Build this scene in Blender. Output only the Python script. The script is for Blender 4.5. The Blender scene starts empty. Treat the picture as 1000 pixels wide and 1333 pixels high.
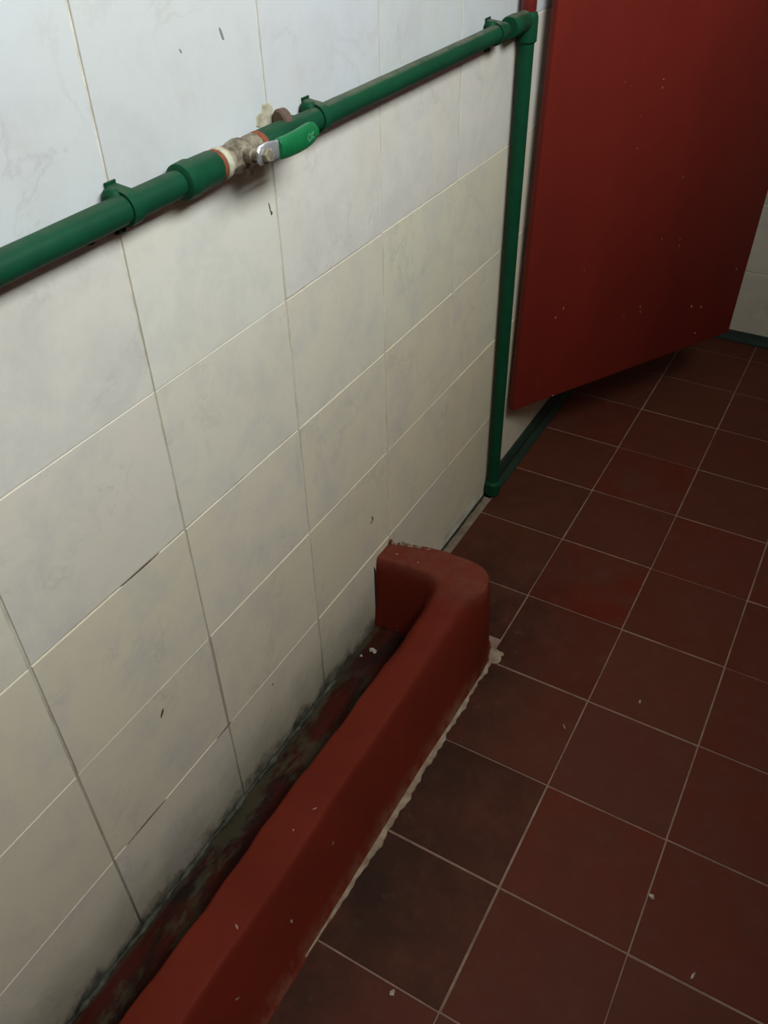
import bpy, bmesh, math, random
import numpy as np
from mathutils import Vector, Matrix

random.seed(7)
rng = np.random.default_rng(7)
scene = bpy.context.scene
COL = scene.collection

# ------------------------------------------------------------------ camera
cam_d = bpy.data.cameras.new('camera')
cam = bpy.data.objects.new('camera', cam_d)
COL.objects.link(cam)
cam_d.sensor_fit = 'VERTICAL'
cam_d.sensor_height = 36.0
cam_d.lens = 1109.73 * 36.0 / 1333.0
cam_d.clip_start = 0.01
RT = (0.86801287, 0.49614113, -0.01994072)
DN = (0.30428211, -0.56322681, -0.76823692)
FW = (-0.39238508, 0.66077193, -0.63985499)
cam.matrix_world = Matrix(((RT[0], -DN[0], -FW[0], 0.60589782),
                           (RT[1], -DN[1], -FW[1], -1.02297157),
                           (RT[2], -DN[2], -FW[2], 1.27298641),
                           (0, 0, 0, 1)))
scene.camera = cam

# ------------------------------------------------------------------ world, light, exposure
world = bpy.data.worlds.new('world')
scene.world = world
world.use_nodes = True
world.node_tree.nodes['Background'].inputs[0].default_value = (0.6, 0.75, 0.9, 1)
world.node_tree.nodes['Background'].inputs[1].default_value = 0.05
XR = 1.12            # right wall, with an unseen, guessed high window; an area lamp supplies its daylight
WIN = (-1.10, 0.30, 1.76, 2.38)               # window opening: y0, y1, z0, z1
ld = bpy.data.lights.new('window_daylight', 'AREA')
ld.shape = 'RECTANGLE'
ld.size, ld.size_y = WIN[1] - WIN[0] - 0.06, WIN[3] - WIN[2] - 0.06
ld.energy = 36.5
ld.color = (0.93, 0.985, 1.0)
lo = bpy.data.objects.new('window_daylight', ld)
lo.matrix_world = Matrix(((0, 0, 1, XR + 0.035), (1, 0, 0, (WIN[0] + WIN[1]) / 2), (0, 1, 0, (WIN[2] + WIN[3]) / 2), (0, 0, 0, 1)))
COL.objects.link(lo)

scene.view_settings.view_transform = 'Standard'
scene.view_settings.look = 'None'
scene.view_settings.gamma = 1.0
scene.view_settings.use_curve_mapping = False
scene.view_settings.exposure = 0.0

# ------------------------------------------------------------------ materials
class NT:
    def __init__(self, name):
        self.m = bpy.data.materials.new(name)
        self.m.use_nodes = True
        self.t = self.m.node_tree
        self.b = self.t.nodes['Principled BSDF']
    def n(self, typ, **kw):
        nd = self.t.nodes.new(typ)
        for k, v in kw.items():
            setattr(nd, k, v)
        return nd
    def link(self, a, b):
        self.t.links.new(a, b)
    def setin(self, sock, v):
        if isinstance(v, bpy.types.NodeSocket):
            self.link(v, sock)
        else:
            sock.default_value = v
    def coords(self, kind='Object', jitter=True):
        tc = self.n('ShaderNodeTexCoord')
        if kind == 'World':
            return self.n('ShaderNodeNewGeometry').outputs['Position']
        if not jitter:
            return tc.outputs[kind]
        oi = self.n('ShaderNodeObjectInfo')
        mu = self.n('ShaderNodeMath', operation='MULTIPLY')
        self.link(oi.outputs['Random'], mu.inputs[0]); mu.inputs[1].default_value = 37.0
        va = self.n('ShaderNodeVectorMath', operation='ADD')
        self.link(tc.outputs[kind], va.inputs[0]); self.link(mu.outputs[0], va.inputs[1])
        return va.outputs[0]
    def noise(self, vec, scale, detail=4, rough=0.55, dist=0.0, mscale=None):
        if mscale:
            mp = self.n('ShaderNodeMapping'); self.link(vec, mp.inputs[0])
            mp.inputs['Scale'].default_value = mscale
            vec = mp.outputs[0]
        nd = self.n('ShaderNodeTexNoise')
        self.link(vec, nd.inputs['Vector'])
        nd.inputs['Scale'].default_value = scale; nd.inputs['Detail'].default_value = detail
        nd.inputs['Roughness'].default_value = rough; nd.inputs['Distortion'].default_value = dist
        return nd.outputs[0]
    def ramp(self, fac, stops):
        r = self.n('ShaderNodeValToRGB')
        self.link(fac, r.inputs[0])
        e = r.color_ramp.elements
        while len(e) < len(stops):
            e.new(0.5)
        for el, (p, c) in zip(e, stops):
            el.position = p
            el.color = (c, c, c, 1) if not isinstance(c, tuple) else (*c, 1)
        return r.outputs[0]
    def mix(self, fac, a, b, mode='MIX'):
        mx = self.n('ShaderNodeMix', data_type='RGBA', blend_type=mode)
        self.setin(mx.inputs[0], fac)
        for s, v in ((mx.inputs[6], a), (mx.inputs[7], b)):
            if isinstance(v, tuple) and len(v) == 3:
                v = (*v, 1)
            self.setin(s, v)
        return mx.outputs[2]
    def math(self, op, a, b=0.0, clamp=False):
        m = self.n('ShaderNodeMath', operation=op); m.use_clamp = clamp
        self.setin(m.inputs[0], a); self.setin(m.inputs[1], b)
        return m.outputs[0]
    def maprange(self, v, a, b, c=0.0, d=1.0, smooth=True):
        m = self.n('ShaderNodeMapRange')
        m.interpolation_type = 'SMOOTHSTEP' if smooth else 'LINEAR'
        self.link(v, m.inputs[0])
        for i, x in enumerate((a, b, c, d)):
            m.inputs[i + 1].default_value = x
        return m.outputs[0]
    def xyz(self, vec):
        s = self.n('ShaderNodeSeparateXYZ'); self.link(vec, s.inputs[0])
        return s.outputs
    def done(self, col, rough=0.5, metal=0.0, bump=None, strength=0.3, dist=0.002, spec=0.5):
        if isinstance(col, tuple) and len(col) == 3:
            col = (*col, 1)
        self.setin(self.b.inputs['Base Color'], col)
        self.setin(self.b.inputs['Roughness'], rough)
        self.setin(self.b.inputs['Metallic'], metal)
        self.b.inputs['Specular IOR Level'].default_value = spec
        if bump is not None:
            bp = self.n('ShaderNodeBump')
            bp.inputs['Strength'].default_value = strength
            bp.inputs['Distance'].default_value = dist
            self.link(bump, bp.inputs['Height'])
            self.link(bp.outputs[0], self.b.inputs['Normal'])
        return self.m

def objcol(t):
    return t.n('ShaderNodeObjectInfo').outputs['Color']

def mat_wall_tile():
    t = NT('marbled_wall_tile')
    v = t.coords()
    n1 = t.noise(v, 11, 8, 0.68, 0.25)
    n2 = t.noise(v, 8, 9, 0.62, 0.5)
    n3 = t.noise(v, 9, 3, 0.5, 0.2)
    vein = t.ramp(n2, [(0.0, 0.0), (0.475, 0.0), (0.50, 0.9), (0.525, 0.0), (1.0, 0.0)])
    vein = t.math('MULTIPLY', vein, t.ramp(n3, [(0.50, 0.0), (0.64, 1.0)]))
    blot = t.ramp(n1, [(0.46, 0.0), (0.72, 1.0)])
    c = t.mix(t.math('MULTIPLY', blot, 0.45), objcol(t), (0.50, 0.49, 0.49))
    c = t.mix(t.math('MULTIPLY', vein, 0.26), c, (0.36, 0.35, 0.35))
    # yellow film on the glaze, in patches
    film = t.ramp(t.noise(v, 4.5, 5, 0.6, 0.4), [(0.45, 0.0), (0.8, 1.0)])
    c = t.mix(t.math('MULTIPLY', film, 0.22), c, (0.66, 0.56, 0.36))
    # splash dirt and mould above the gutter
    w = t.coords('World')
    x, y, z = t.xyz(w)
    wn = t.noise(w, 16, 6, 0.7)
    zz = t.math('ADD', z, t.math('MULTIPLY', t.math('SUBTRACT', wn, 0.5), -0.13))
    inside = t.maprange(y, 0.02, -0.05)
    grime = t.math('MULTIPLY', t.maprange(zz, 0.20, 0.02), inside)
    mould = t.math('MULTIPLY', t.math('MULTIPLY', t.maprange(zz, 0.060, 0.028), inside), t.ramp(t.noise(w, 21, 5, 0.7), [(0.34, 0.35), (0.6, 1.0)]))
    c = t.mix(t.math('MULTIPLY', grime, 0.62), c, (0.17, 0.145, 0.095))
    c = t.mix(t.math('MULTIPLY', mould, 0.88), c, (0.016, 0.017, 0.012))
    fine = t.noise(w, 60, 3)
    return t.done(c, t.maprange(n1, 0.3, 0.7, 0.42, 0.56), bump=fine, strength=0.06, dist=0.001, spec=0.25)

def mat_grout_wall():
    t = NT('cream_grout')
    w = t.coords('World')
    n = t.noise(w, 18, 5, 0.7)
    c = t.mix(t.ramp(n, [(0.35, 0.0), (0.75, 1.0)]), (0.78, 0.74, 0.62), (0.42, 0.36, 0.25))
    x, y, z = t.xyz(w)
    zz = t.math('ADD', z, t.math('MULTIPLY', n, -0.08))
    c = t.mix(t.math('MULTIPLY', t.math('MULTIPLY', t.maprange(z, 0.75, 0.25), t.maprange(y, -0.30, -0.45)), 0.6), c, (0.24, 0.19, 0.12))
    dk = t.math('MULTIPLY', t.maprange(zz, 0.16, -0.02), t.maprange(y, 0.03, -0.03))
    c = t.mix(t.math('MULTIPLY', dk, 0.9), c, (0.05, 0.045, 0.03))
    return t.done(c, 0.85, bump=t.noise(w, 260, 2), strength=0.4, dist=0.001)

def mat_floor_tile():
    t = NT('oxblood_cement_tile')
    v = t.coords()
    w = t.coords('World')
    n = t.noise(v, 9, 6, 0.65, 0.4)
    c = t.mix(t.ramp(n, [(0.35, 0.0), (0.72, 1.0)]), objcol(t), (0.095, 0.030, 0.017))
    c = t.mix(t.math('MULTIPLY', t.ramp(t.noise(v, 30, 5, 0.7), [(0.5, 0.0), (0.8, 1.0)]), 0.25), c, (0.14, 0.065, 0.04))
    # black grime on the tiles beside the curb
    x, y, z = t.xyz(w)
    dn = t.noise(w, 13, 7, 0.72)
    near = t.math('MULTIPLY', t.maprange(x, 0.40, 0.20), t.maprange(y, 0.55, 0.05))
    d = t.math('MULTIPLY', near, t.ramp(dn, [(0.36, 0.25), (0.62, 1.0)]))
    c = t.mix(t.math('MULTIPLY', d, 0.75), c, (0.018, 0.012, 0.007))
    # pale mineral bloom
    bl = t.math('MULTIPLY', near, t.ramp(t.noise(w, 34, 6, 0.75), [(0.58, 0.0), (0.72, 1.0)]))
    c = t.mix(t.math('MULTIPLY', bl, 0.35), c, (0.17, 0.12, 0.08))
    return t.done(c, t.maprange(n, 0.3, 0.7, 0.5, 0.68), bump=t.noise(v, 120, 4), strength=0.12, dist=0.001, spec=0.14)

def mat_grout_floor():
    t = NT('floor_grout')
    w = t.coords('World')
    n = t.noise(w, 22, 5, 0.7)
    c = t.mix(t.ramp(n, [(0.32, 0.0), (0.7, 1.0)]), (0.33, 0.215, 0.155), (0.17, 0.095, 0.065))
    return t.done(c, 0.9, bump=t.noise(w, 220, 3), strength=0.5, dist=0.001)

def mat_red_concrete():
    t = NT('red_painted_concrete')
    w = t.coords('World')
    n = t.noise(w, 6, 6, 0.6, 0.3)
    c = t.mix(t.ramp(n, [(0.35, 0.0), (0.7, 1.0)]), (0.165, 0.0195, 0.0080), (0.125, 0.016, 0.0072))
    x, y, z = t.xyz(w)
    # dusty rubbed top of the end block
    dust = t.math('MULTIPLY', t.maprange(z, 0.165, 0.2), t.ramp(t.noise(w, 45, 6, 0.7), [(0.35, 0.25), (0.7, 1.0)]))
    c = t.mix(t.math('MULTIPLY', dust, 0.5), c, (0.16, 0.075, 0.048))
    # paint worn to brown at the foot
    foot = t.math('MULTIPLY', t.maprange(z, 0.034, 0.004), t.maprange(x, 0.17, 0.2))
    foot = t.math('MULTIPLY', foot, t.ramp(t.noise(w, 26, 5, 0.7), [(0.4, 0.0), (0.62, 1.0)]))
    c = t.mix(t.math('MULTIPLY', foot, 0.55), c, (0.20, 0.12, 0.075))
    return t.done(c, t.maprange(n, 0.3, 0.7, 0.62, 0.78), bump=t.noise(w, 70, 5), strength=0.2, dist=0.002, spec=0.12)

def mat_channel():
    t = NT('mouldy_channel_bed')
    w = t.coords('World')
    x, y, z = t.xyz(w)
    n = t.noise(w, 11, 6, 0.65, 0.5, (1.6, 0.55, 1))
    c = t.mix(t.ramp(n, [(0.46, 0.0), (0.62, 1.0)]), (0.060, 0.010, 0.006), (0.018, 0.010, 0.007))
    g = t.ramp(t.noise(w, 9, 6, 0.7, 0.2, (2.2, 0.8, 1)), [(0.50, 0.0), (0.58, 1.0)])
    g = t.math('MULTIPLY', g, t.maprange(y, -0.13, -0.22))
    c = t.mix(t.math('MULTIPLY', g, 0.7), c, (0.066, 0.060, 0.034))
    edge = t.math('MULTIPLY', t.maprange(x, 0.014, 0.006), t.ramp(t.noise(w, 30, 4), [(0.4, 0.4), (0.6, 1.0)]))
    c = t.mix(t.math('MULTIPLY', edge, 0.8), c, (0.05, 0.05, 0.03))
    return t.done(c, 0.55, bump=t.noise(w, 60, 6), strength=0.6, dist=0.003, spec=0.1)

def mat_door():
    t = NT('red_door_paint')
    v = t.coords('Object', False)
    n = t.noise(v, 3.5, 5, 0.6, 0.3, (1, 1, 0.45))
    c = t.mix(t.ramp(n, [(0.35, 0.0), (0.7, 1.0)]), (0.215, 0.022, 0.013), (0.165, 0.018, 0.012))
    s = t.ramp(t.noise(v, 20, 5, 0.7, 0.0, (1.2, 1, 0.25)), [(0.64, 0.0), (0.74, 1.0)])
    c = t.mix(t.math('MULTIPLY', s, 0.22), c, (0.24, 0.09, 0.06))
    return t.done(c, 0.55, bump=t.noise(v, 30, 4), strength=0.12, dist=0.002, spec=0.15)

def mat_green():
    t = NT('green_pipe_paint')
    w = t.coords('World')
    n = t.noise(w, 22, 5, 0.6)
    c = t.mix(t.ramp(n, [(0.35, 0.0), (0.7, 1.0)]), (0.006, 0.068, 0.029), (0.006, 0.050, 0.023))
    # dust settled on upward faces
    g = t.n('ShaderNodeNewGeometry')
    nz = t.xyz(g.outputs['Normal'])[2]
    d = t.math('MULTIPLY', t.maprange(nz, 0.72, 0.98), t.ramp(t.noise(w, 30, 4, 0.7), [(0.35, 0.3), (0.65, 1.0)]))
    c = t.mix(t.math('MULTIPLY', d, t.maprange(t.xyz(w)[1], -0.22, -0.08, 0.22, 0.95)), c, (0.15, 0.14, 0.105))
    return t.done(c, 0.52, bump=t.noise(w, 55, 4), strength=0.35, dist=0.002, spec=0.12)

def mat_simple(name, a, b, scale=30, rough=0.6, metal=0.0, strength=0.3, lo=0.38, hi=0.66, spec=0.4):
    t = NT(name)
    w = t.coords('World')
    n = t.noise(w, scale, 5, 0.65)
    c = t.mix(t.ramp(n, [(lo, 0.0), (hi, 1.0)]), a, b)
    return t.done(c, rough, metal, bump=t.noise(w, scale * 4, 4), strength=strength, dist=0.001, spec=spec)

def mat_far_tiles():
    t = NT('dull_red_tiled_wall')
    w = t.coords('World')
    x, y, z = t.xyz(w)
    cb = t.n('ShaderNodeCombineXYZ')
    t.link(t.math('ADD', x, y), cb.inputs[0]); t.link(z, cb.inputs[1])
    br = t.n('ShaderNodeTexBrick', offset=0.0)
    t.link(cb.outputs[0], br.inputs['Vector'])
    br.inputs['Scale'].default_value = 1.0
    br.inputs['Mortar Size'].default_value = 0.002
    br.inputs['Brick Width'].default_value = 0.244
    br.inputs['Row Height'].default_value = 0.1934
    br.inputs['Color1'].default_value = (0.15, 0.085, 0.065, 1)
    br.inputs['Color2'].default_value = (0.14, 0.08, 0.06, 1)
    br.inputs['Mortar'].default_value = (0.12, 0.08, 0.06, 1)
    return t.done(br.outputs[0], 0.4)

M = dict(
    tile=mat_wall_tile(), grout=mat_grout_wall(), ftile=mat_floor_tile(), fgrout=mat_grout_floor(),
    redc=mat_red_concrete(), channel=mat_channel(), door=mat_door(), green=mat_green(),
    far=mat_far_tiles(),
    mortar=mat_simple('pale_mortar', (0.40, 0.31, 0.21), (0.22, 0.14, 0.09), 40, 0.9, strength=0.8),
    cement=mat_simple('grey_cement', (0.26, 0.20, 0.14), (0.14, 0.10, 0.07), 25, 0.9, strength=0.7),
    gap=mat_simple('black_dirt', (0.02, 0.016, 0.012), (0.04, 0.03, 0.02), 40, 0.95),
    ggreen=mat_simple('green_skirting_paint', (0.010, 0.034, 0.018), (0.012, 0.017, 0.011), 20, 0.7),
    brass=mat_simple('dirty_valve_brass', (0.36, 0.31, 0.22), (0.10, 0.078, 0.05), 70, 0.65, 0.15, 0.7),
    tape=mat_simple('cream_sealant', (0.56, 0.53, 0.40), (0.34, 0.29, 0.19), 60, 0.8),
    rust=mat_simple('rust', (0.30, 0.075, 0.025), (0.13, 0.05, 0.03), 110, 0.85, strength=0.7),
    steel=mat_simple('bright_steel', (0.78, 0.78, 0.80), (0.60, 0.60, 0.62), 80, 0.32, 0.75, 0.1),
    grip=mat_simple('green_vinyl_grip', (0.005, 0.165, 0.052), (0.005, 0.135, 0.042), 60, 0.42, spec=0.4, strength=0.1),
    mark=mat_simple('worn_grip_mark', (0.10, 0.36, 0.17), (0.06, 0.28, 0.12), 90, 0.6),
    chip=mat_simple('chipped_paint', (0.42, 0.27, 0.19), (0.28, 0.15, 0.10), 80, 0.8),
    stain=mat_simple('brown_stain', (0.075, 0.048, 0.026), (0.15, 0.105, 0.06), 90, 0.8),
    greymark=mat_simple('grey_scuff', (0.27, 0.27, 0.26), (0.2, 0.2, 0.19), 90, 0.7),
    crumb=mat_simple('white_crumb', (0.52, 0.45, 0.36), (0.36, 0.31, 0.24), 120, 0.9),
    ceil=mat_simple('ceiling_paint', (0.3, 0.3, 0.28), (0.25, 0.25, 0.24), 5, 0.9),
    frame=mat_simple('grey_frame_paint', (0.30, 0.31, 0.31), (0.25, 0.26, 0.26), 20, 0.5),
    redpipe=mat_simple('red_pipe_paint', (0.24, 0.028, 0.02), (0.16, 0.02, 0.015), 25, 0.45),
    hinge=mat_simple('hinge_metal', (0.30, 0.06, 0.04), (0.2, 0.1, 0.07), 50, 0.5, 0.3),
)
def mat_pane():
    t = NT('window_pane')
    t.b.inputs['Emission Color'].default_value = (0.85, 0.95, 1.0, 1)
    t.b.inputs['Emission Strength'].default_value = 2.0  # pane made to glow in place of the sky outside
    return t.done((0.8, 0.85, 0.88), 0.3)
M['pane'] = mat_pane()

# ------------------------------------------------------------------ helpers
def obj(name, me, mat, parent=None, loc=(0, 0, 0)):
    if isinstance(me, bmesh.types.BMesh):
        m = bpy.data.meshes.new(name)
        bmesh.ops.recalc_face_normals(me, faces=me.faces)
        me.to_mesh(m); me.free(); me = m
    if mat is not None and not me.materials:
        me.materials.append(mat)
    o = bpy.data.objects.new(name, me)
    COL.objects.link(o)
    o.location = loc
    if parent is not None:
        o.parent = parent
    return o

def empty(name, loc=(0, 0, 0)):
    o = bpy.data.objects.new(name, None)
    o.empty_display_size = 0.05
    COL.objects.link(o); o.location = loc
    return o

def tag(o, label, cat, group=None, kind=None):
    o['label'] = label; o['category'] = cat
    if group: o['group'] = group
    if kind: o['kind'] = kind
    return o

def add_box(bm, lo_, hi_, bevel=0.0, seg=1):
    r = bmesh.ops.create_cube(bm, size=1.0)
    vs = r['verts']
    c = [(a + b) / 2 for a, b in zip(lo_, hi_)]; s = [b - a for a, b in zip(lo_, hi_)]
    for v in vs:
        v.co = Vector((c[0] + v.co.x * s[0], c[1] + v.co.y * s[1], c[2] + v.co.z * s[2]))
    if bevel:
        es = list({e for v in vs for e in v.link_edges})
        bmesh.ops.bevel(bm, geom=es, offset=bevel, segments=seg, affect='EDGES', profile=0.5)
    return bm

def box(lo_, hi_, bevel=0.0, seg=1):
    return add_box(bmesh.new(), lo_, hi_, bevel, seg)

def lathe(bm, profile, origin, axis, seg=28, wob=0.0):
    """closed solid of revolution; profile [(t, r)] along axis from origin"""
    a = Vector(axis).normalized()
    u = a.orthogonal().normalized(); w = a.cross(u)
    o = Vector(origin)
    rings = []
    for t, r in profile:
        ring = []
        for k in range(seg):
            an = 2 * math.pi * k / seg
            rr = r * (1 + wob * (random.random() - 0.5))
            ring.append(bm.verts.new(o + a * t + (u * math.cos(an) + w * math.sin(an)) * rr))
        rings.append(ring)
    for p, q in zip(rings, rings[1:]):
        for k in range(seg):
            bm.faces.new((p[k], p[(k + 1) % seg], q[(k + 1) % seg], q[k]))
    bm.faces.new(rings[0][::-1]); bm.faces.new(rings[-1])
    return bm

def smooth(o, angle=40):
    me = o.data
    for p in me.polygons:
        p.use_smooth = True
    try:
        me.set_sharp_from_angle(angle=math.radians(angle))
    except Exception:
        pass
    return o

def sweep_tube(bm, pts, r, seg=16):
    """tube through pts; r a number or list"""
    P = [Vector(p) for p in pts]
    rs = r if isinstance(r, (list, tuple)) else [r] * len(P)
    rings = []; up = Vector((0.3, 0.2, 0.93)).normalized()
    for i, p in enumerate(P):
        d = (P[min(i + 1, len(P) - 1)] - P[max(i - 1, 0)]).normalized()
        u = d.cross(up).normalized(); w = u.cross(d)
        rings.append([bm.verts.new(p + (u * math.cos(2 * math.pi * k / seg) + w * math.sin(2 * math.pi * k / seg)) * rs[i]) for k in range(seg)])
    for a, b in zip(rings, rings[1:]):
        for k in range(seg):
            bm.faces.new((a[k], a[(k + 1) % seg], b[(k + 1) % seg], b[k]))
    bm.faces.new(rings[0][::-1]); bm.faces.new(rings[-1])
    return bm

def blob(size, flat=0.4, rough=0.35, sub=2, seed=0):
    """small irregular lump, base at z=0"""
    r = random.Random(seed)
    bm = bmesh.new()
    bmesh.ops.create_icosphere(bm, subdivisions=sub, radius=1.0)
    for v in bm.verts:
        k = 1 + rough * (r.random() - 0.5) * 2
        v.co = Vector((v.co.x * k * size[0], v.co.y * k * size[1], max(v.co.z * k, -0.3) * size[2]))
    zmin = min(v.co.z for v in bm.verts)
    for v in bm.verts:
        v.co.z -= zmin
    return bm

def flake(pts2, origin, u, v, th=0.0004):
    """thin flake outlined by pts2 in the (u, v) plane, th thick along u x v"""
    u = Vector(u); v = Vector(v); n = u.cross(v).normalized(); o = Vector(origin)
    bm = bmesh.new()
    lo_ = [bm.verts.new(o + u * a + v * b) for a, b in pts2]
    hi_ = [bm.verts.new(o + u * a * 0.9 + v * b * 0.9 + n * th) for a, b in pts2]
    bm.faces.new(lo_[::-1]); bm.faces.new(hi_)
    k = len(pts2)
    for i in range(k):
        bm.faces.new((lo_[i], lo_[(i + 1) % k], hi_[(i + 1) % k], hi_[i]))
    return bm

def ragged(a, b, k=9, seed=0, j=0.3, tilt=0.0):
    r = random.Random(seed); out = []
    for i in range(k):
        an = 2 * math.pi * i / k
        f = 1 + j * (r.random() - 0.5) * 2
        x, y = a * f * math.cos(an), b * f * math.sin(an)
        out.append((x * math.cos(tilt) - y * math.sin(tilt), x * math.sin(tilt) + y * math.cos(tilt)))
    return out

# ------------------------------------------------------------------ room sizes
YB = 1.513           # far wall
YN = -2.05           # wall behind the camera
ZC = 2.62            # ceiling
TW, TH = 0.2441, 0.1934
Y0, Z0 = -0.7177, 0.9896 - 5 * 0.1934     # tile grid of the left wall (Z0 = foot of the bottom row)
FS, FX = 0.2, 0.2226                      # floor tile grid

# ------------------------------------------------------------------ left wall
wall = tag(obj('wall_left', box((-0.12, YN, -0.05), (-0.0013, YB + 0.01, ZC)), M['grout']),
           'long wall of marbled white tiles with cream grout behind the pipe', 'wall', kind='structure')
tile_me = bpy.data.meshes.new('tile')
bm = box((-0.004, -TW / 2 + 0.0017, -TH / 2 + 0.0009), (0.0, TW / 2 - 0.0017, TH / 2 - 0.0009), 0.0006, 1)
bmesh.ops.recalc_face_normals(bm, faces=bm.faces); bm.to_mesh(tile_me); bm.free()
tile_me.materials.append(M['tile'])
row_col = {0: (0.72, 0.635, 0.45), 1: (0.76, 0.675, 0.475), 2: (0.775, 0.695, 0.505), 3: (0.775, 0.72, 0.565), 4: (0.775, 0.745, 0.645)}  # yellowed lower rows; warm bounce light is also put into these colours
def shade(c, s=0.03):
    k = 1 + random.uniform(-s, s)
    return (c[0] * k, c[1] * k * random.uniform(0.99, 1.01), c[2] * k * random.uniform(0.97, 1.03), 1)
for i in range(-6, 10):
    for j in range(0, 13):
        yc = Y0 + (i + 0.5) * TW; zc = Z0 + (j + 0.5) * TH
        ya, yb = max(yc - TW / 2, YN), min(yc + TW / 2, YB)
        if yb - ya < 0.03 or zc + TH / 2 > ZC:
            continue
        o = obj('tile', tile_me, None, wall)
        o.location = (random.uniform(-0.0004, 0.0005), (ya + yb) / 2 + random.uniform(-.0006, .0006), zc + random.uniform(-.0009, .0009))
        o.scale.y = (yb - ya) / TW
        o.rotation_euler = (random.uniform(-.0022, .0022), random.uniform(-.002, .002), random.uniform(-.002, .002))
        c = row_col.get(j, (0.625, 0.655, 0.665))  # upper rows greyed in colour to offset the strong light there
        k = min(max((0.2 - yc) / 0.9, 0), 1) * 0.22          # tiles further from the block are less yellow
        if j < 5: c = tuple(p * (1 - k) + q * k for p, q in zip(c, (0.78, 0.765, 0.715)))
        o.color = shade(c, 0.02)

# marks and chips on the tiles: (y, z, half length, half width, tilt)
marks = [(-0.290, 1.102, 0.0062, 0.0022, 1.9), (-0.352, 1.099, 0.0026, 0.0012, 1.9), (-0.243, 0.917, 0.0050, 0.0010, 1.75), (-0.2405, 0.910, 0.0030, 0.0017, 1.6),
         (-0.581, 0.370, 0.0080, 0.0021, 0.95), (-0.043, 0.300, 0.0060, 0.0014, 1.8), (-0.048, 0.294, 0.003, 0.0016, 0.4), (-0.365, 0.192, 0.003, 0.0015, 0.3)]
for k, (y, z, a, b, tl) in enumerate(marks):
    obj('brown_chip', flake(ragged(a, b, 10, k, 0.35, tl), (0.0003, y, z), (0, 1, 0), (0, 0, 1)), M['greymark'] if k < 2 else M['stain'], wall)
# rust-dark stretches of open joint
for k, (ya, yb, z) in enumerate([(-0.695, -0.615, Z0 + TH), (-0.503, -0.468, Z0 + TH), (-0.585, -0.52, Z0 + 3 * TH)]):
    pts = [(ya - (ya + yb) / 2, -0.0003), (0, -0.0010), (yb - (ya + yb) / 2, -0.0003), (yb - (ya + yb) / 2, 0.0003), (0.004, 0.0010), (ya - (ya + yb) / 2, 0.0003)]
    obj('joint_stain', flake(pts, (-0.0002, (ya + yb) / 2, z), (0, 1, 0), (0, 0, 1), 0.0009), M['stain'], wall)
# cream filler round the pipe hanger
obj('filler_patch', flake(ragged(0.016, 0.014, 22, 5, 0.22, 0.4), (0.0004, -0.234, 1.010), (0, 1, 0), (0, 0, 1), 0.0008), M['tape'], wall)

# ------------------------------------------------------------------ far wall
wb = tag(obj('wall_back', box((-0.12, YB + 0.0013, -0.05), (XR + 0.1, YB + 0.12, ZC)), M['grout']),
         'far end wall of white tiles behind the red door', 'wall', kind='structure')
bt_me = bpy.data.meshes.new('tile')
bm = box((-TW / 2 + 0.0014, 0.0, -TH / 2 + 0.0010), (TW / 2 - 0.0014, 0.004, TH / 2 - 0.0010), 0.0011, 1)
bmesh.ops.recalc_face_normals(bm, faces=bm.faces); bm.to_mesh(bt_me); bm.free()
bt_me.materials.append(M['tile'])
for i in range(0, 6):
    for j in range(0, 13):
        zc = 0.0176 + (j + 0.5) * TH
        xa, xb = i * TW, min((i + 1) * TW, XR)
        if xb - xa < 0.03 or zc + TH / 2 > ZC: continue
        o = obj('tile', bt_me, None, wb)
        o.location = ((xa + xb) / 2, YB + random.uniform(-.0003, .0003), zc)
        o.scale.x = (xb - xa) / TW
        o.rotation_euler = (random.uniform(-.002, .002), random.uniform(-.002, .002), random.uniform(-.002, .002))
        o.color = shade((0.74, 0.67, 0.52))
bm = bmesh.new()
for a, b in (((YN - 0.1, -0.05), (WIN[0], ZC)), ((WIN[1], -0.05), (YB + 0.0012, ZC)), ((WIN[0], -0.05), (WIN[1], WIN[2])), ((WIN[0], WIN[3]), (WIN[1], ZC))):
    add_box(bm, (XR, a[0], a[1]), (XR + 0.12, b[0], b[1]))
tag(obj('wall_right', bm, M['far']), 'dark red painted side wall opposite the pipe, outside the picture', 'wall', kind='structure')
wn = tag(empty('window_1', (XR + 0.05, (WIN[0] + WIN[1]) / 2, WIN[2])), 'unseen high window guessed in the side wall as the light source', 'window', kind='structure')
hw, hh = (WIN[1] - WIN[0]) / 2, WIN[3] - WIN[2]
bm = bmesh.new()
for a, b in (((-hw, 0), (-hw + 0.03, hh)), ((hw - 0.03, 0), (hw, hh)), ((-hw + 0.03, 0), (hw - 0.03, 0.03)), ((-hw + 0.03, hh - 0.03), (hw - 0.03, hh))):
    add_box(bm, (-0.01, a[0], a[1]), (0.03, b[0], b[1]))
obj('window_frame', bm, M['frame'], wn)
obj('pane', box((0.008, -hw + 0.03, 0.03), (0.013, hw - 0.03, hh - 0.03)), M['pane'], wn)
tag(obj('wall_near', box((-0.12, YN - 0.12, -0.05), (XR - 0.0005, YN - 0.0005, ZC)), M['far']), 'dark red tiled wall behind the viewer, outside the picture', 'wall', kind='structure')

tag(obj('ceiling', box((-0.12, YN - 0.12, ZC), (XR + 0.12, YB + 0.12, ZC + 0.1)), M['ceil']), 'plain painted ceiling above the picture', 'ceiling', kind='structure')

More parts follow.
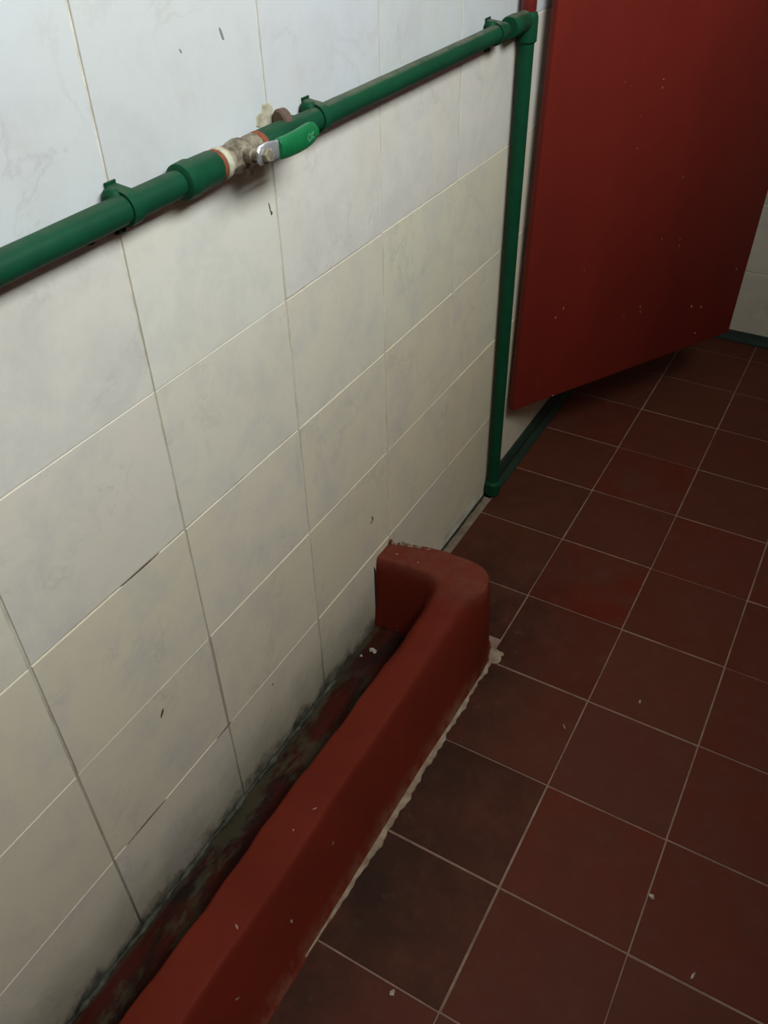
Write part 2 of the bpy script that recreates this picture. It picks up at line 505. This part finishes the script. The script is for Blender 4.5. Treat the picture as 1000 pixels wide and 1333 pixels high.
# ------------------------------------------------------------------ floor
fl = tag(obj('floor', box((0.0226, YN, -0.08), (XR, YB, -0.0009)), M['fgrout']), 'floor of square oxblood cement tiles with pale joints', 'floor', kind='structure')
ft_me = bpy.data.meshes.new('floor_tile')
bm = box((-FS / 2 + 0.0014, -FS / 2 + 0.0014, -0.004), (FS / 2 - 0.0014, FS / 2 - 0.0014, 0.0), 0.0007, 1)
bmesh.ops.recalc_face_normals(bm, faces=bm.faces); bm.to_mesh(ft_me); bm.free()
ft_me.materials.append(M['ftile'])
base = (0.104, 0.023, 0.0115)
special = {(1, 1): (0.125, 0.022, 0.013), (1, 3): (0.125, 0.024, 0.014), (1, 2): (0.095, 0.034, 0.024), (0, 2): (0.075, 0.034, 0.022), (2, -1): (0.105, 0.040, 0.034),
           (1, -1): (0.10, 0.038, 0.024), (1, -2): (0.055, 0.024, 0.016), (1, -3): (0.05, 0.022, 0.014), (2, -2): (0.125, 0.032, 0.02), (2, -3): (0.105, 0.032, 0.021),
           (1, 0): (0.095, 0.030, 0.020), (2, 0): (0.11, 0.043, 0.03), (3, -2): (0.115, 0.032, 0.02)}
for a in range(0, 7):
    for b in range(-11, 8):
        xa, xb = FX + (a - 1) * FS, min(FX + a * FS, XR)
        ya, yb = max(b * FS, YN), min((b + 1) * FS, YB)
        if a == 0 and yb < 0.1: continue
        if a == 0 and ya < 0.06: ya = 0.06
        if xb - xa < 0.02 or yb - ya < 0.02: continue
        o = obj('floor_tile', ft_me, None, fl)
        o.location = ((xa + xb) / 2 + random.uniform(-.0008, .0008), (ya + yb) / 2 + random.uniform(-.0008, .0008), random.uniform(-.0003, .0003))
        o.scale = ((xb - xa) / FS, (yb - ya) / FS, 1)
        o.rotation_euler = (random.uniform(-.0012, .0012), random.uniform(-.0012, .0012), random.uniform(-.002, .002))
        k_ = (0.95, 0.66, 0.48)
        c = special.get((a, b), (base[0] * random.uniform(.82, 1.08), base[1] * random.uniform(.85, 1.12), base[2] * random.uniform(.85, 1.12)))
        if (a, b) in special: c = tuple(p * q for p, q in zip(c, k_))
        o.color = (*c, 1)
# cement strip and black joint between wall foot and tiles beyond the end block
bm = bmesh.new()
add_box(bm, (-0.0013, 0.04, -0.05), (0.0225, 0.47, -0.005))
obj('dirt_joint', bm, M['gap'], fl)
def ragged_strip(x0f, x1f, ys, z0, z1):
    bm = bmesh.new(); rows = []
    for y in ys:
        a, b = x0f(y), x1f(y)
        rows.append([bm.verts.new(p) for p in ((a, y, z0), (a, y, z1), ((a + b) / 2, y, z1 + 0.0006), (b, y, z1 - 0.0003), (b, y, z0))])
    for p, q in zip(rows, rows[1:]):
        for k in range(5):
            bm.faces.new((p[k], p[(k + 1) % 5], q[(k + 1) % 5], q[k]))
    bm.faces.new(rows[0]); bm.faces.new(rows[-1][::-1])
    return bm
rr = random.Random(3)
jit = {}
def J(y, s, ch):
    return s * (math.sin(y * 61 + ch) * 0.4 + math.sin(y * 143 + ch * 2.1) * 0.35 + math.sin(y * 329 + ch * 3.7) * 0.25)
obj('cement_strip', ragged_strip(lambda y: 0.0068 + J(y, .0014, 1), lambda y: 0.0245 + J(y, .001, 5), np.linspace(0.045, 0.455, 90), -0.03, -0.0004), M['cement'], fl)

# ------------------------------------------------------------------ trough: curb, end block, channel bed
def sstep(a, b, x):
    t = np.clip((x - a) / (b - a), 0, 1); return t * t * (3 - 2 * t)
xs = np.concatenate([[0.0], np.linspace(0.0025, 0.2275, 91)])
ys = np.concatenate([np.arange(-1.98, -0.95, 0.012), np.arange(-0.95, 0.0626, 0.0025)])
X, Y = np.meshgrid(xs, ys, indexing='ij')
tt = sstep(-0.95, -0.05, Y)
zc = 0.132 + 0.006 * tt + 0.0012 * np.sin(Y * 23)
xi = 0.1025 + 0.006 * tt + 0.0016 * np.sin(Y * 17 + 1) + 0.0008 * np.sin(Y * 71)
xo = 0.1735 + 0.0 * tt + 0.0010 * np.sin(Y * 19)
bed = 0.026 + 0.0016 * np.sin(Y * 37 + X * 60) + 0.001 * np.sin(Y * 91 + 2) - 0.05 * X * (0.08 - X) * 4
foot = 0.2215
curb = np.minimum(zc, np.where(X < (xi + xo) / 2, bed + (zc - bed) * np.clip((X - (xi - 0.010)) / 0.010, 0, 1),
                               zc * np.clip((foot - X) / (foot - xo), 0, 1)))
curb = np.where(X < xi - 0.010, bed, curb)
# end block: plan with rounded outer back corner
yback = 0.016 + 0.032 * np.sin(np.clip(X / 0.11, 0, 1) * math.pi / 2)
rc = 0.055; xe = 0.2155
yback = np.where(X > xe - rc, np.minimum(yback, 0.048 - rc + np.sqrt(np.maximum(rc ** 2 - (X - (xe - rc)) ** 2, 0))), yback)
yback = yback + 0.012 * 0
yfront = -0.040 + 0.008 * np.sin(np.clip(X / 0.2, 0, 1) * math.pi)
dy = np.minimum(yback - Y, (Y - yfront))
dx = (xe - X)
d = np.minimum(dy, dx)
wallz = np.clip((d + 0.007) / 0.007, 0, 1)
blockz = 0.2 * wallz
# the curb climbs into the block
ramp = np.clip((Y + 0.20) / 0.165, 0, 1) ** 2.1
side = np.clip((X - (xi - 0.012)) / 0.035, 0, 1) ** 0.8
lift = (0.2 - zc) * ramp * side
outer = np.clip((foot - X) / (foot - (xo + (0.205 - xo) * ramp)), 0, 1)
climb = np.where(Y < yback, np.where(X < (xi + xo) / 2, curb + lift, (zc + lift) * outer), 0)
climb = np.where(Y > -0.005, 0, climb)
Hh = np.maximum(np.maximum(np.where(Y < -0.02, curb, 0), blockz), climb)
Hh = np.where((Y >= -0.02) & (X < xi - 0.010) & (blockz < bed) & (Y < 0), bed, Hh)
# soften edges (only on the fine part)
fine = ys > -0.95
def blur(A, ax, n):
    for _ in range(n):
        B = A.copy()
        if ax == 0: B[1:-1] = (A[:-2] + 2 * A[1:-1] + A[2:]) / 4
        else: B[:, 1:-1] = (A[:, :-2] + 2 * A[:, 1:-1] + A[:, 2:]) / 4
        A = B
    return A
Hb = blur(blur(Hh, 0, 2), 1, 1)
F = Hb[:, fine].copy(); F = blur(F, 1, 4); Hb[:, fine] = F
soft = sstep(-0.30, -0.10, Y) * (1 - sstep(-0.045, -0.02, Y)) * sstep(0.075, 0.12, X)
Hs = blur(blur(Hb, 0, 40), 1, 25)
Hb = Hb * (1 - soft * 0.75) + Hs * soft * 0.75
lump = blur(blur(rng.normal(0, 1, X.shape), 0, 14), 1, 14)
lump = lump / lump.std() * 0.00045 + rng.normal(0, 0.00007, X.shape)
Hb = Hb + lump * (Hb > 0.03)
Hb[-1, :] = -0.004
nx, ny = X.shape
keep_bed = (Hb < bed + 0.012) & (X < xi) & (Y < yfront - 0.001)

trough = tag(empty('urinal_trough', (0.12, -0.5, 0)), 'red painted concrete floor trough with raised curb and rounded end block along the wall', 'urinal')
def grid_mesh(name, facemask, mat, skirt):
    idx = -np.ones((nx, ny), int); verts = []; faces = []
    def vid(i, j):
        if idx[i, j] < 0:
            idx[i, j] = len(verts); verts.append((X[i, j] - 0.12, Y[i, j] + 0.5, float(Hb[i, j])))
        return int(idx[i, j])
    for i in range(nx - 1):
        for j in range(ny - 1):
            if facemask(i, j):
                faces.append((vid(i, j), vid(i + 1, j), vid(i + 1, j + 1), vid(i, j + 1)))
    # skirt: drop the open border straight down so the piece is solid
    from collections import Counter
    cnt = Counter(); orient = {}
    for f in faces:
        for a, b in zip(f, f[1:] + f[:1]):
            cnt[frozenset((a, b))] += 1; orient[frozenset((a, b))] = (a, b)
    low = {}
    for e, c in cnt.items():
        if c == 1:
            a, b = orient[e]
            for q in (a, b):
                if q not in low:
                    low[q] = len(verts); verts.append((verts[q][0], verts[q][1], skirt))
            faces.append((b, a, low[a], low[b]))
    me = bpy.data.meshes.new(name)
    me.from_pydata(verts, [], faces); me.update()
    me.materials.append(mat)
    o = bpy.data.objects.new(name, me); COL.objects.link(o); o.parent = trough
    smooth(o, 60)
    return o
isbed = lambda i, j: bool(keep_bed[i, j] and keep_bed[i + 1, j] and keep_bed[i, j + 1] and keep_bed[i + 1, j + 1])
ground = lambda i, j: max(Hb[i, j], Hb[i + 1, j], Hb[i, j + 1], Hb[i + 1, j + 1]) < 0.0005
cu = grid_mesh('curb', lambda i, j: not isbed(i, j) and not ground(i, j), M['redc'], -0.02)
cu['label'] = 'red painted curb merging into a taller rounded end block'
cb_ = grid_mesh('channel_bed', isbed, M['channel'], -0.02)
cb_['label'] = 'dark mouldy channel floor between curb and wall'

def top_at(x, y):
    i = int(np.argmin(abs(xs - x))); j = int(np.argmin(abs(ys - y)))
    return float(Hb[i, j])
def nrm_at(x, y):
    e = 0.005
    return Vector((-(top_at(x + e, y) - top_at(x - e, y)) / (2 * e), -(top_at(x, y + e) - top_at(x, y - e)) / (2 * e), 1)).normalized()
for k, (x, y, a, b) in enumerate([(0.158, -0.490, .0045, .002), (0.149, -0.533, .003, .0015), (0.160, -0.683, .0065, .0022), (0.192, -0.50, .004, .002),
                                  (0.108, -0.047, .0035, .003), (0.100, -0.049, .002, .0025), (0.115, -0.048, .002, .002), (0.046, -0.0445, .003, .0012),
                                  (0.198, -0.62, .006, .003), (0.195, -0.74, .006, .002), (0.03, -0.01, .004, .002), (0.075, -0.012, .003, .0015)]):
    n = nrm_at(x, y); u = n.orthogonal().normalized(); v = n.cross(u)
    z = top_at(x, y)
    f = flake(ragged(a * 0.7, b * 0.7, 8, 40 + k, 0.4, k * 0.9), (x - 0.12, y + 0.5, z + 0.0003), u, v, 0.0005)
    obj('paint_chip', f, M['chip'], cu)
# black split between block and wall
obj('wall_gap', flake([(-0.0015, -0.06), (0.0022, -0.058), (0.0026, 0.055), (-0.0008, 0.06)], (0.0012 - 0.12, -0.0455 + 0.5, 0.125), (1, 0, 0), (0, 0, 1), -0.0012), M['gap'], trough)
for k in range(16):
    t_ = k / 15.0
    x = 0.004 + 0.075 * t_ ; y = 0.010 + 0.024 * math.sin(min(x / 0.11, 1) * math.pi / 2) + random.uniform(-.004, .002)
    b = blob((random.uniform(.003, .006), random.uniform(.0025, .005), random.uniform(.0015, .004) * (1.6 - t_)), seed=500 + k, rough=0.4)
    for v in b.verts: v.co += Vector((x - 0.12, y + 0.5, 0.1985))
    obj('broken_render', b, M['cement'] if k % 3 else M['redc'], trough)
# mould ridge and dried deposit along the foot of the wall
bm = bmesh.new()
pts, rs = [], []
for y in np.arange(-1.9, -0.20, 0.008):
    pts.append((0.0035 + J(y, 0.0015, 2) - 0.12, y + 0.5, 0.0285 + J(y, 0.0016, 4)))
    rs.append(max(0.0012, 0.0036 + J(y, 0.0028, 7)))
sweep_tube(bm, pts, rs, 7)
o = obj('mould_ridge', bm, mat_simple('grey_green_deposit', (0.10, 0.10, 0.07), (0.018, 0.018, 0.013), 38, 0.8, strength=0.8), trough); smooth(o, 80)

# mortar bead between curb foot and floor tiles
def bead_w(y):
    fade = max(0.0, min(1.0, (y + 0.62) / 0.2))
    return (0.0072 + J(y, 0.0034, 3)) * fade + 0.0009
bead = obj('mortar_bead', ragged_strip(lambda y: 0.2165, lambda y: 0.2225 + bead_w(y) * 1.1 + (0.012 if -0.004 < y < 0.022 else 0) , np.linspace(-0.63, 0.03, 170), -0.004, 0.0028), M['mortar'], fl)
obj('mortar_patch', flake(ragged(0.014, 0.010, 12, 9, 0.3, 0.5), (0.232, 0.022, 0.0002), (1, 0, 0), (0, 1, 0), 0.0018), M['mortar'], fl)

# ------------------------------------------------------------------ green skirting beyond the standing pipe
def extrude_profile(prof, axis, t0, t1, fix):
    bm = bmesh.new(); n = 24; rows = []
    for k in range(n + 1):
        t = t0 + (t1 - t0) * k / n
        row = []
        for a, z in prof:
            a2 = a + (J(t, 0.0007, a * 900) if a > 0.002 else 0)
            row.append(bm.verts.new((a2, t, z) if axis == 'y' else (t, fix - a2, z)))
        rows.append(row)
    m = len(prof)
    for p, q in zip(rows, rows[1:]):
        for k in range(m):
            bm.faces.new((p[k], p[(k + 1) % m], q[(k + 1) % m], q[k]))
    bm.faces.new(rows[0]); bm.faces.new(rows[-1][::-1])
    return bm
prof = [(0.0008, 0.0008), (0.0008, 0.037), (0.006, 0.036), (0.0125, 0.024), (0.0135, 0.012), (0.0150, 0.0108), (0.027, 0.0045), (0.0285, 0.0008)]
tag(obj('baseboard_left', extrude_profile(prof, 'y', 0.475, YB - 0.032, 0), M['ggreen']), 'low green painted skirting running under the red door', 'baseboard', kind='structure')
prof2 = [(0.0008, 0.0008), (0.0008, 0.027), (0.008, 0.026), (0.014, 0.014), (0.022, 0.005), (0.0235, 0.0008)]
tag(obj('baseboard_back', extrude_profile(prof2, 'x', 0.001, XR - 0.002, YB), M['ggreen']), 'green painted skirting at the foot of the far wall', 'baseboard', kind='structure')

# ------------------------------------------------------------------ green water pipe with valve
wp = tag(empty('water_pipe', (0.024, 0.455, 0)), 'green painted water pipe running along the wall and down to the floor', 'pipe')
PX, PZ, VY = 0.0180, 0.9957, 0.470
def pobj(name, bm, mat, parent=wp, ang=40):
    for v in bm.verts:
        v.co -= Vector((0.024, 0.455, 0))
    return smooth(obj(name, bm, mat, parent), ang)
def cyl_y(y0, y1, r, name, mat=None, bev=0.0015, x=PX, z=PZ, parent=wp, seg=28, wob=0.0):
    return pobj(name, lathe(bmesh.new(), [(0, r - bev), (bev, r), (y1 - y0 - bev, r), (y1 - y0, r - bev)], (x, y0, z), (0, 1, 0), seg, wob), mat or M['green'], parent)
R = 0.0128
def long_pipe(y0, y1, name, r=R):
    bm = bmesh.new(); n = int((y1 - y0) / 0.02)
    prof = [(0, r - .001)] + [((y1 - y0) * k / n, r + J(y0 + k * 0.02, 0.0002, 3)) for k in range(1, n)] + [(y1 - y0, r - .001)]
    return pobj(name, lathe(bm, prof, (PX, y0, PZ), (0, 1, 0), 28), M['green'])
long_pipe(YN + 0.002, -0.398, 'pipe_section', 0.0132)
long_pipe(-0.262, 0.372, 'pipe_section')
# coupling left of the valve: narrow shoulder and thick socket
pobj('coupling', lathe(bmesh.new(), [(0, 0.0132), (0.003, 0.0175), (0.018, 0.0182), (0.021, 0.0168), (0.052, 0.0166), (0.056, 0.0150)], (PX, -0.404, PZ), (0, 1, 0), 30, 0.01), M['green'])
pobj('coupling', lathe(bmesh.new(), [(0, 0.0135), (0.003, 0.0150), (0.066, 0.0146), (0.070, 0.0130)], (PX, -0.272, PZ), (0, 1, 0), 28, 0.01), M['green'])
# rusty threads
cyl_y(-0.350, -0.3435, 0.0160, 'rusty_thread', M['rust'], 0.001, wob=0.03)
cyl_y(-0.2795, -0.271, 0.0150, 'rusty_thread', M['rust'], 0.001, wob=0.03)
# ball valve
body = pobj('ball_valve', lathe(bmesh.new(), [(0, 0.0135), (0.002, 0.0152), (0.013, 0.0152), (0.017, 0.0140), (0.023, 0.0150), (0.033, 0.0172), (0.043, 0.0160), (0.048, 0.0140), (0.051, 0.0150), (0.064, 0.0150), (0.066, 0.0135)],
            (PX, -0.3445, PZ), (0, 1, 0), 12, 0.02), M['brass'], wp, 30)
body['label'] = 'dirty brass ball valve with green lever'
pobj('sealant_band', lathe(bmesh.new(), [(0, 0.0150), (0.002, 0.0163), (0.007, 0.0160), (0.009, 0.0148)], (PX, -0.3425, PZ), (0, 1, 0), 24, 0.05), M['tape'], body)
# stem and nut point out of the wall
sa = Vector((0.93, -0.05, 0.16)).normalized()
so = Vector((PX, -0.3115, PZ))
pobj('stem', lathe(bmesh.new(), [(0.010, 0.0075), (0.024, 0.0072), (0.025, 0.0050), (0.046, 0.0046)], so, sa, 16), M['brass'], body)
pobj('nut', lathe(bmesh.new(), [(0.0380, 0.0062), (0.0390, 0.0070), (0.0450, 0.0070), (0.0460, 0.0062)], so, sa, 6), M['brass'], body, 20)
# stop lug under the stem
pobj('stop_lug', add_box(bmesh.new(), (PX + 0.010, -0.317, PZ - 0.0185), (PX + 0.019, -0.309, PZ - 0.010), 0.003, 3), M['brass'], body)
# lever: flat strip swept along y; stations (y, zlow, zhigh, x)
def lever(st, th):
    bm = bmesh.new(); rows = []
    for y, z0, z1, x in st:
        b = min(th * 0.35, (z1 - z0) * 0.3)
        rows.append([bm.verts.new(p) for p in ((x, y, z0), (x + b, y, z0 - b * .3), (x + th - b, y, z0 - b * .3), (x + th, y, z0 + b), (x + th, y, z1 - b), (x + th - b, y, z1 + b * .3), (x + b, y, z1 + b * .3), (x, y, z1))])
    m = 8
    for p, q in zip(rows, rows[1:]):
        for k in range(m):
            bm.faces.new((p[k], p[(k + 1) % m], q[(k + 1) % m], q[k]))
    bm.faces.new(rows[0]); bm.faces.new(rows[-1][::-1])
    return bm
lv = pobj('lever', lever([(-0.325, 0.9985, 1.0085, 0.0545), (-0.321, 0.9945, 1.0125, 0.0545), (-0.308, 0.9935, 1.0135, 0.0545), (-0.296, 0.9945, 1.0120, 0.056), (-0.270, 0.9955, 1.0100, 0.0565), (-0.240, 0.997, 1.009, 0.0565)], 0.0028), M['steel'], body)
lv['label'] = 'bright steel lever'
gp = pobj('grip', lever([(-0.2925, 0.9945, 1.0110, 0.0545), (-0.291, 0.9930, 1.0122, 0.0540), (-0.275, 0.9915, 1.0118, 0.0540), (-0.258, 0.9910, 1.0120, 0.0540), (-0.244, 0.9915, 1.0130, 0.0540), (-0.234, 0.9930, 1.0135, 0.0540),
                         (-0.2275, 0.9950, 1.0120, 0.0540), (-0.2240, 0.9985, 1.0080, 0.0545)], 0.0085), M['grip'], body)
gp['label'] = 'bright green vinyl grip'
bm = bmesh.new()
fx = 0.0626
def stroke(bm, a, b, w=0.0007):
    a = Vector((fx, a[0], a[1])); b = Vector((fx, b[0], b[1]))
    d = (b - a).normalized(); n = Vector((1, 0, 0)).cross(d) * w
    vs = [bm.verts.new(p) for p in (a - n, b - n, b + n, a + n)]
    ve = [bm.verts.new(p.co + Vector((0.0003, 0, 0))) for p in vs]
    bm.faces.new(ve)
    for k in range(4):
        bm.faces.new((vs[k], vs[(k + 1) % 4], ve[(k + 1) % 4], ve[k]))
gy, gz = -0.2425, 1.0015
for k in range(10):
    a0, a1 = 2 * math.pi * k / 10, 2 * math.pi * (k + 1) / 10
    stroke(bm, (gy + .0028 * math.cos(a0), gz + .0036 * math.sin(a0)), (gy + .0028 * math.cos(a1), gz + .0036 * math.sin(a1)))
stroke(bm, (gy + .0045, gz - .0030), (gy + .0045, gz + .0045)); stroke(bm, (gy + .0050, gz + .0005), (gy + .0085, gz + .0045)); stroke(bm, (gy + .0050, gz + .0008), (gy + .0085, gz - .0025))
pobj('grip_lettering', bm, M['mark'], body)

# pipe clamps: strap over the pipe with ears on the wall
def clamp(y, mat, wide=0.013, top=True):
    bm = bmesh.new(); n = 14; rows = []
    prof = [(0.0008, -0.034), (0.0010, -0.019)]
    rr_ = R + 0.0012
    arc = [(PX - 0.001 + rr_ * math.cos(a), rr_ * math.sin(a)) for a in np.linspace(-math.pi / 2, math.pi / 2, n)]
    prof = [(0.0010, -0.026), (0.0010, -0.0165), (0.006, -rr_ - 0.0012)] + arc + [(0.006, rr_ + 0.0012), (0.0010, 0.0165), (0.0010, 0.021)]
    th = 0.0022
    outp = []
    for k, (x, z) in enumerate(prof):
        a = prof[max(k - 1, 0)]; b = prof[min(k + 1, len(prof) - 1)]
        d = Vector((b[0] - a[0], b[1] - a[1])).normalized()
        outp.append((x + d.y * th, z - d.x * th))
    for yy in (y - wide / 2, y + wide / 2):
        rows.append(([bm.verts.new((x, yy, PZ + z)) for x, z in prof], [bm.verts.new((x, yy, PZ + z)) for x, z in outp]))
    (a_in, a_out), (b_in, b_out) = rows
    for k in range(len(prof) - 1):
        bm.faces.new((a_out[k], a_out[k + 1], b_out[k + 1], b_out[k])); bm.faces.new((a_in[k], b_in[k], b_in[k + 1], a_in[k + 1]))
        bm.faces.new((a_in[k], a_in[k + 1], a_out[k + 1], a_out[k])); bm.faces.new((b_in[k], b_out[k], b_out[k + 1], b_in[k + 1]))
    for k in (0, -1):
        bm.faces.new((a_in[k], a_out[k], b_out[k], b_in[k]))
    o = pobj('pipe_clamp', bm, mat)
    for dz in (-0.022,):
        pobj('screw', lathe(bmesh.new(), [(0, 0.0045), (0.002, 0.0045), (0.0045, 0.0025)], (0.003, y, PZ + dz), (1, 0, 0), 10), mat, o)
    # painted-over bolt lug on top of the strap
    lg = blob((0.0095, 0.009, 0.009), seed=int(abs(y) * 1000), rough=0.12)
    for v in lg.verts: v.co += Vector((0.010, y - 0.007, PZ + 0.0085))
    pobj('bolt_lug', lg, mat, o)
    return o
clamp(-0.473, M['green']); clamp(-0.158, M['green']); clamp(0.345, M['green'], 0.016)
# rusty hanger stub above the pipe by the valve
bm = bmesh.new()
lathe(bm, [(0, 0.0095), (0.002, 0.0118), (0.010, 0.0118), (0.0125, 0.0095)], (0.0125, -0.2275, 1.0085), (0.25, 1, 0), 18)
pobj('rusty_hanger', bm, mat_simple('rusty_brown_metal', (0.17, 0.10, 0.065), (0.10, 0.065, 0.05), 70, 0.8))
# paint drips under the pipe
for k, (y, s) in enumerate(((-0.5235, 0.0042), (-0.412, 0.0034), (-0.335, 0.003), (-0.296, 0.004))):
    b = blob((s, s * 1.5, s), seed=70 + k, rough=0.15)
    for v in b.verts: v.co += Vector((PX - 0.002, y, PZ - R - s * 0.75))
    pobj('paint_drip', b, M['green'] if k < 2 else M['brass'])
# tee at the top of the standing pipe
bm = lathe(bmesh.new(), [(0, 0.0150), (0.002, 0.0165), (0.026, 0.0168), (0.029, 0.0155), (0.060, 0.0155)], (PX, VY - 0.078, PZ), (0, 1, 0), 28)
pobj('tee_fitting', bm, M['green'])
pobj('tee_fitting', lathe(bmesh.new(), [(0, 0.0150), (0.002, 0.0168), (0.036, 0.0168), (0.043, 0.0150), (0.045, 0.0130)], (PX, VY, PZ - 0.034), (0, 0, 1), 28), M['green'])
pobj('standing_pipe', lathe(bmesh.new(), [(0, 0.0130), (0.3, 0.0134), (0.6, 0.0131), (0.95, 0.0134)], (PX, VY + 0.004, 0.024), (0, -0.004, 1), 28), M['green'])
pobj('foot_elbow', lathe(bmesh.new(), [(0, 0.0120), (0.004, 0.0175), (0.034, 0.0180), (0.037, 0.0150), (0.040, 0.0132)], (PX, VY + 0.004, 0.0012), (0, 0, 1), 28), M['green'])
b = blob((0.005, 0.0045, 0.005), seed=90, rough=0.15)
for v in b.verts: v.co += Vector((PX + 0.004, VY + 0.019, 0.092))
pobj('paint_drip', b, M['green'])
# red riser above the tee
rp = smooth(obj('riser_pipe', lathe(bmesh.new(), [(0, 0.0115), (0.002, 0.0128), (ZC - 1.0095, 0.0128), (ZC - 1.0075, 0.012)], (0, 0, 0), (0, 0, 1), 24), M['redpipe'], None, (0.0175, VY, 1.0068)))
tag(rp, 'red painted riser pipe above the green tee fitting', 'pipe')

# ------------------------------------------------------------------ red door
BL = Vector((0.022, 0.550, 0.189)); ang = math.radians(60.4)
DW, DH, DT = 0.706, 1.72, 0.017
door = tag(empty('door_1', BL), 'red painted stall door hanging open clear of the floor', 'door', kind='structure')
door.rotation_euler = (0, 0, ang)
bm = box((0, 0, 0), (DW, DT, DH), 0.004, 2)
SH = 0.024
for v in bm.verts: v.co.x += SH * v.co.z        # the leaf has sagged out of square
dp = smooth(obj('door_leaf', bm, M['door'], door), 30)
chips = [(0.183, 0.868, .003, .0015), (0.201, 0.860, .0022, .0012), (0.282, 0.860, .003, .0016), (0.283, 0.845, .002, .004), (0.395, 0.658, .0026, .0035), (0.345, 0.376, .0012, .006), (0.35, 0.362, .001, .005),
         (0.091, 0.419, .0028, .004), (0.110, 0.435, .0026, .0062), (0.523, 0.329, .0040, .0048), (0.558, 0.318, .0040, .006), (0.56, 0.249, .0032, .004), (0.116, 0.2165, .004, .003),
         (0.653, 0.393, .0026, .008), (0.429, 0.515, .0016, .005), (0.297, 0.369, .004, .0016), (0.154, 0.51, .0015, .002), (0.24, 0.80, .002, .0012), (0.245, 0.74, .002, .003), (0.43, 0.50, .0012, .006), (0.37, 0.53, .0012, .004)]
for k, (u, z, a, b) in enumerate(chips):
    obj('paint_chip', flake(ragged(a * 0.62, b * 0.62, 8, 200 + k, 0.4), (u * 1.02 + SH * (z - 0.213), -0.0002, (z - 0.213) * 1.02), (1, 0, 0), (0, 0, 1), 0.0005), M['chip'], door)
for z in (1.15, 1.50):
    bm = bmesh.new(); lathe(bm, [(0, 0.005), (0.001, 0.006), (0.079, 0.006), (0.08, 0.005)], (-0.006 + SH * z, DT * 0.5, z), (SH, 0, 1), 14)
    add_box(bm, (-0.004 + SH * z, DT * 0.35, z + 0.004), (0.004 + SH * z, DT * 0.65, z + 0.076))
    obj('hinge', bm, M['hinge'], door)

# ------------------------------------------------------------------ crumbs
crumbs = [('crumb', (0.029, -0.105, None), (0.0085, 0.0055, 0.006), 'largest white crumb lying in the trough channel by the end block', 'white flaky crumb'),
          ('crumb', (0.016, -0.128, None), (0.003, 0.0025, 0.0025), 'tiny grey crumb in the trough channel near the wall', 'crumb'),
          ('crumb', (0.506, 0.043, 0.0004), (0.0042, 0.002, 0.0018), 'small pale chip lying mid tile on the floor right of the block', 'crumb'),
          ('crumb', (0.628, -0.302, 0.0004), (0.0045, 0.0035, 0.003), 'grey grit lump on the floor joint at lower right', 'crumb'),
          ('crumb', (0.354, -0.611, 0.0004), (0.0048, 0.0045, 0.003), 'round pale pebble on the floor at the bottom edge', 'crumb'),
          ('crumb', (0.711, -0.384, 0.0004), (0.0065, 0.0016, 0.0014), 'thin pale sliver on the floor in the lower right corner', 'crumb'),
          ('crumb', (0.405, -0.075, 0.0004), (0.0055, 0.001, 0.0012), 'thin pale straw bit on the stained tile beside the curb', 'crumb')]
for k, (nm, p, s, lab, _) in enumerate(crumbs):
    z = p[2] if p[2] is not None else top_at(p[0], p[1]) - 0.0003
    o = obj(nm, blob(tuple(q * 0.85 for q in s), seed=300 + k, rough=0.45), M['crumb'], None, (p[0], p[1], z))
    o.rotation_euler.z = k * 0.9
    tag(o, lab, 'debris', 'crumbs on the ground')
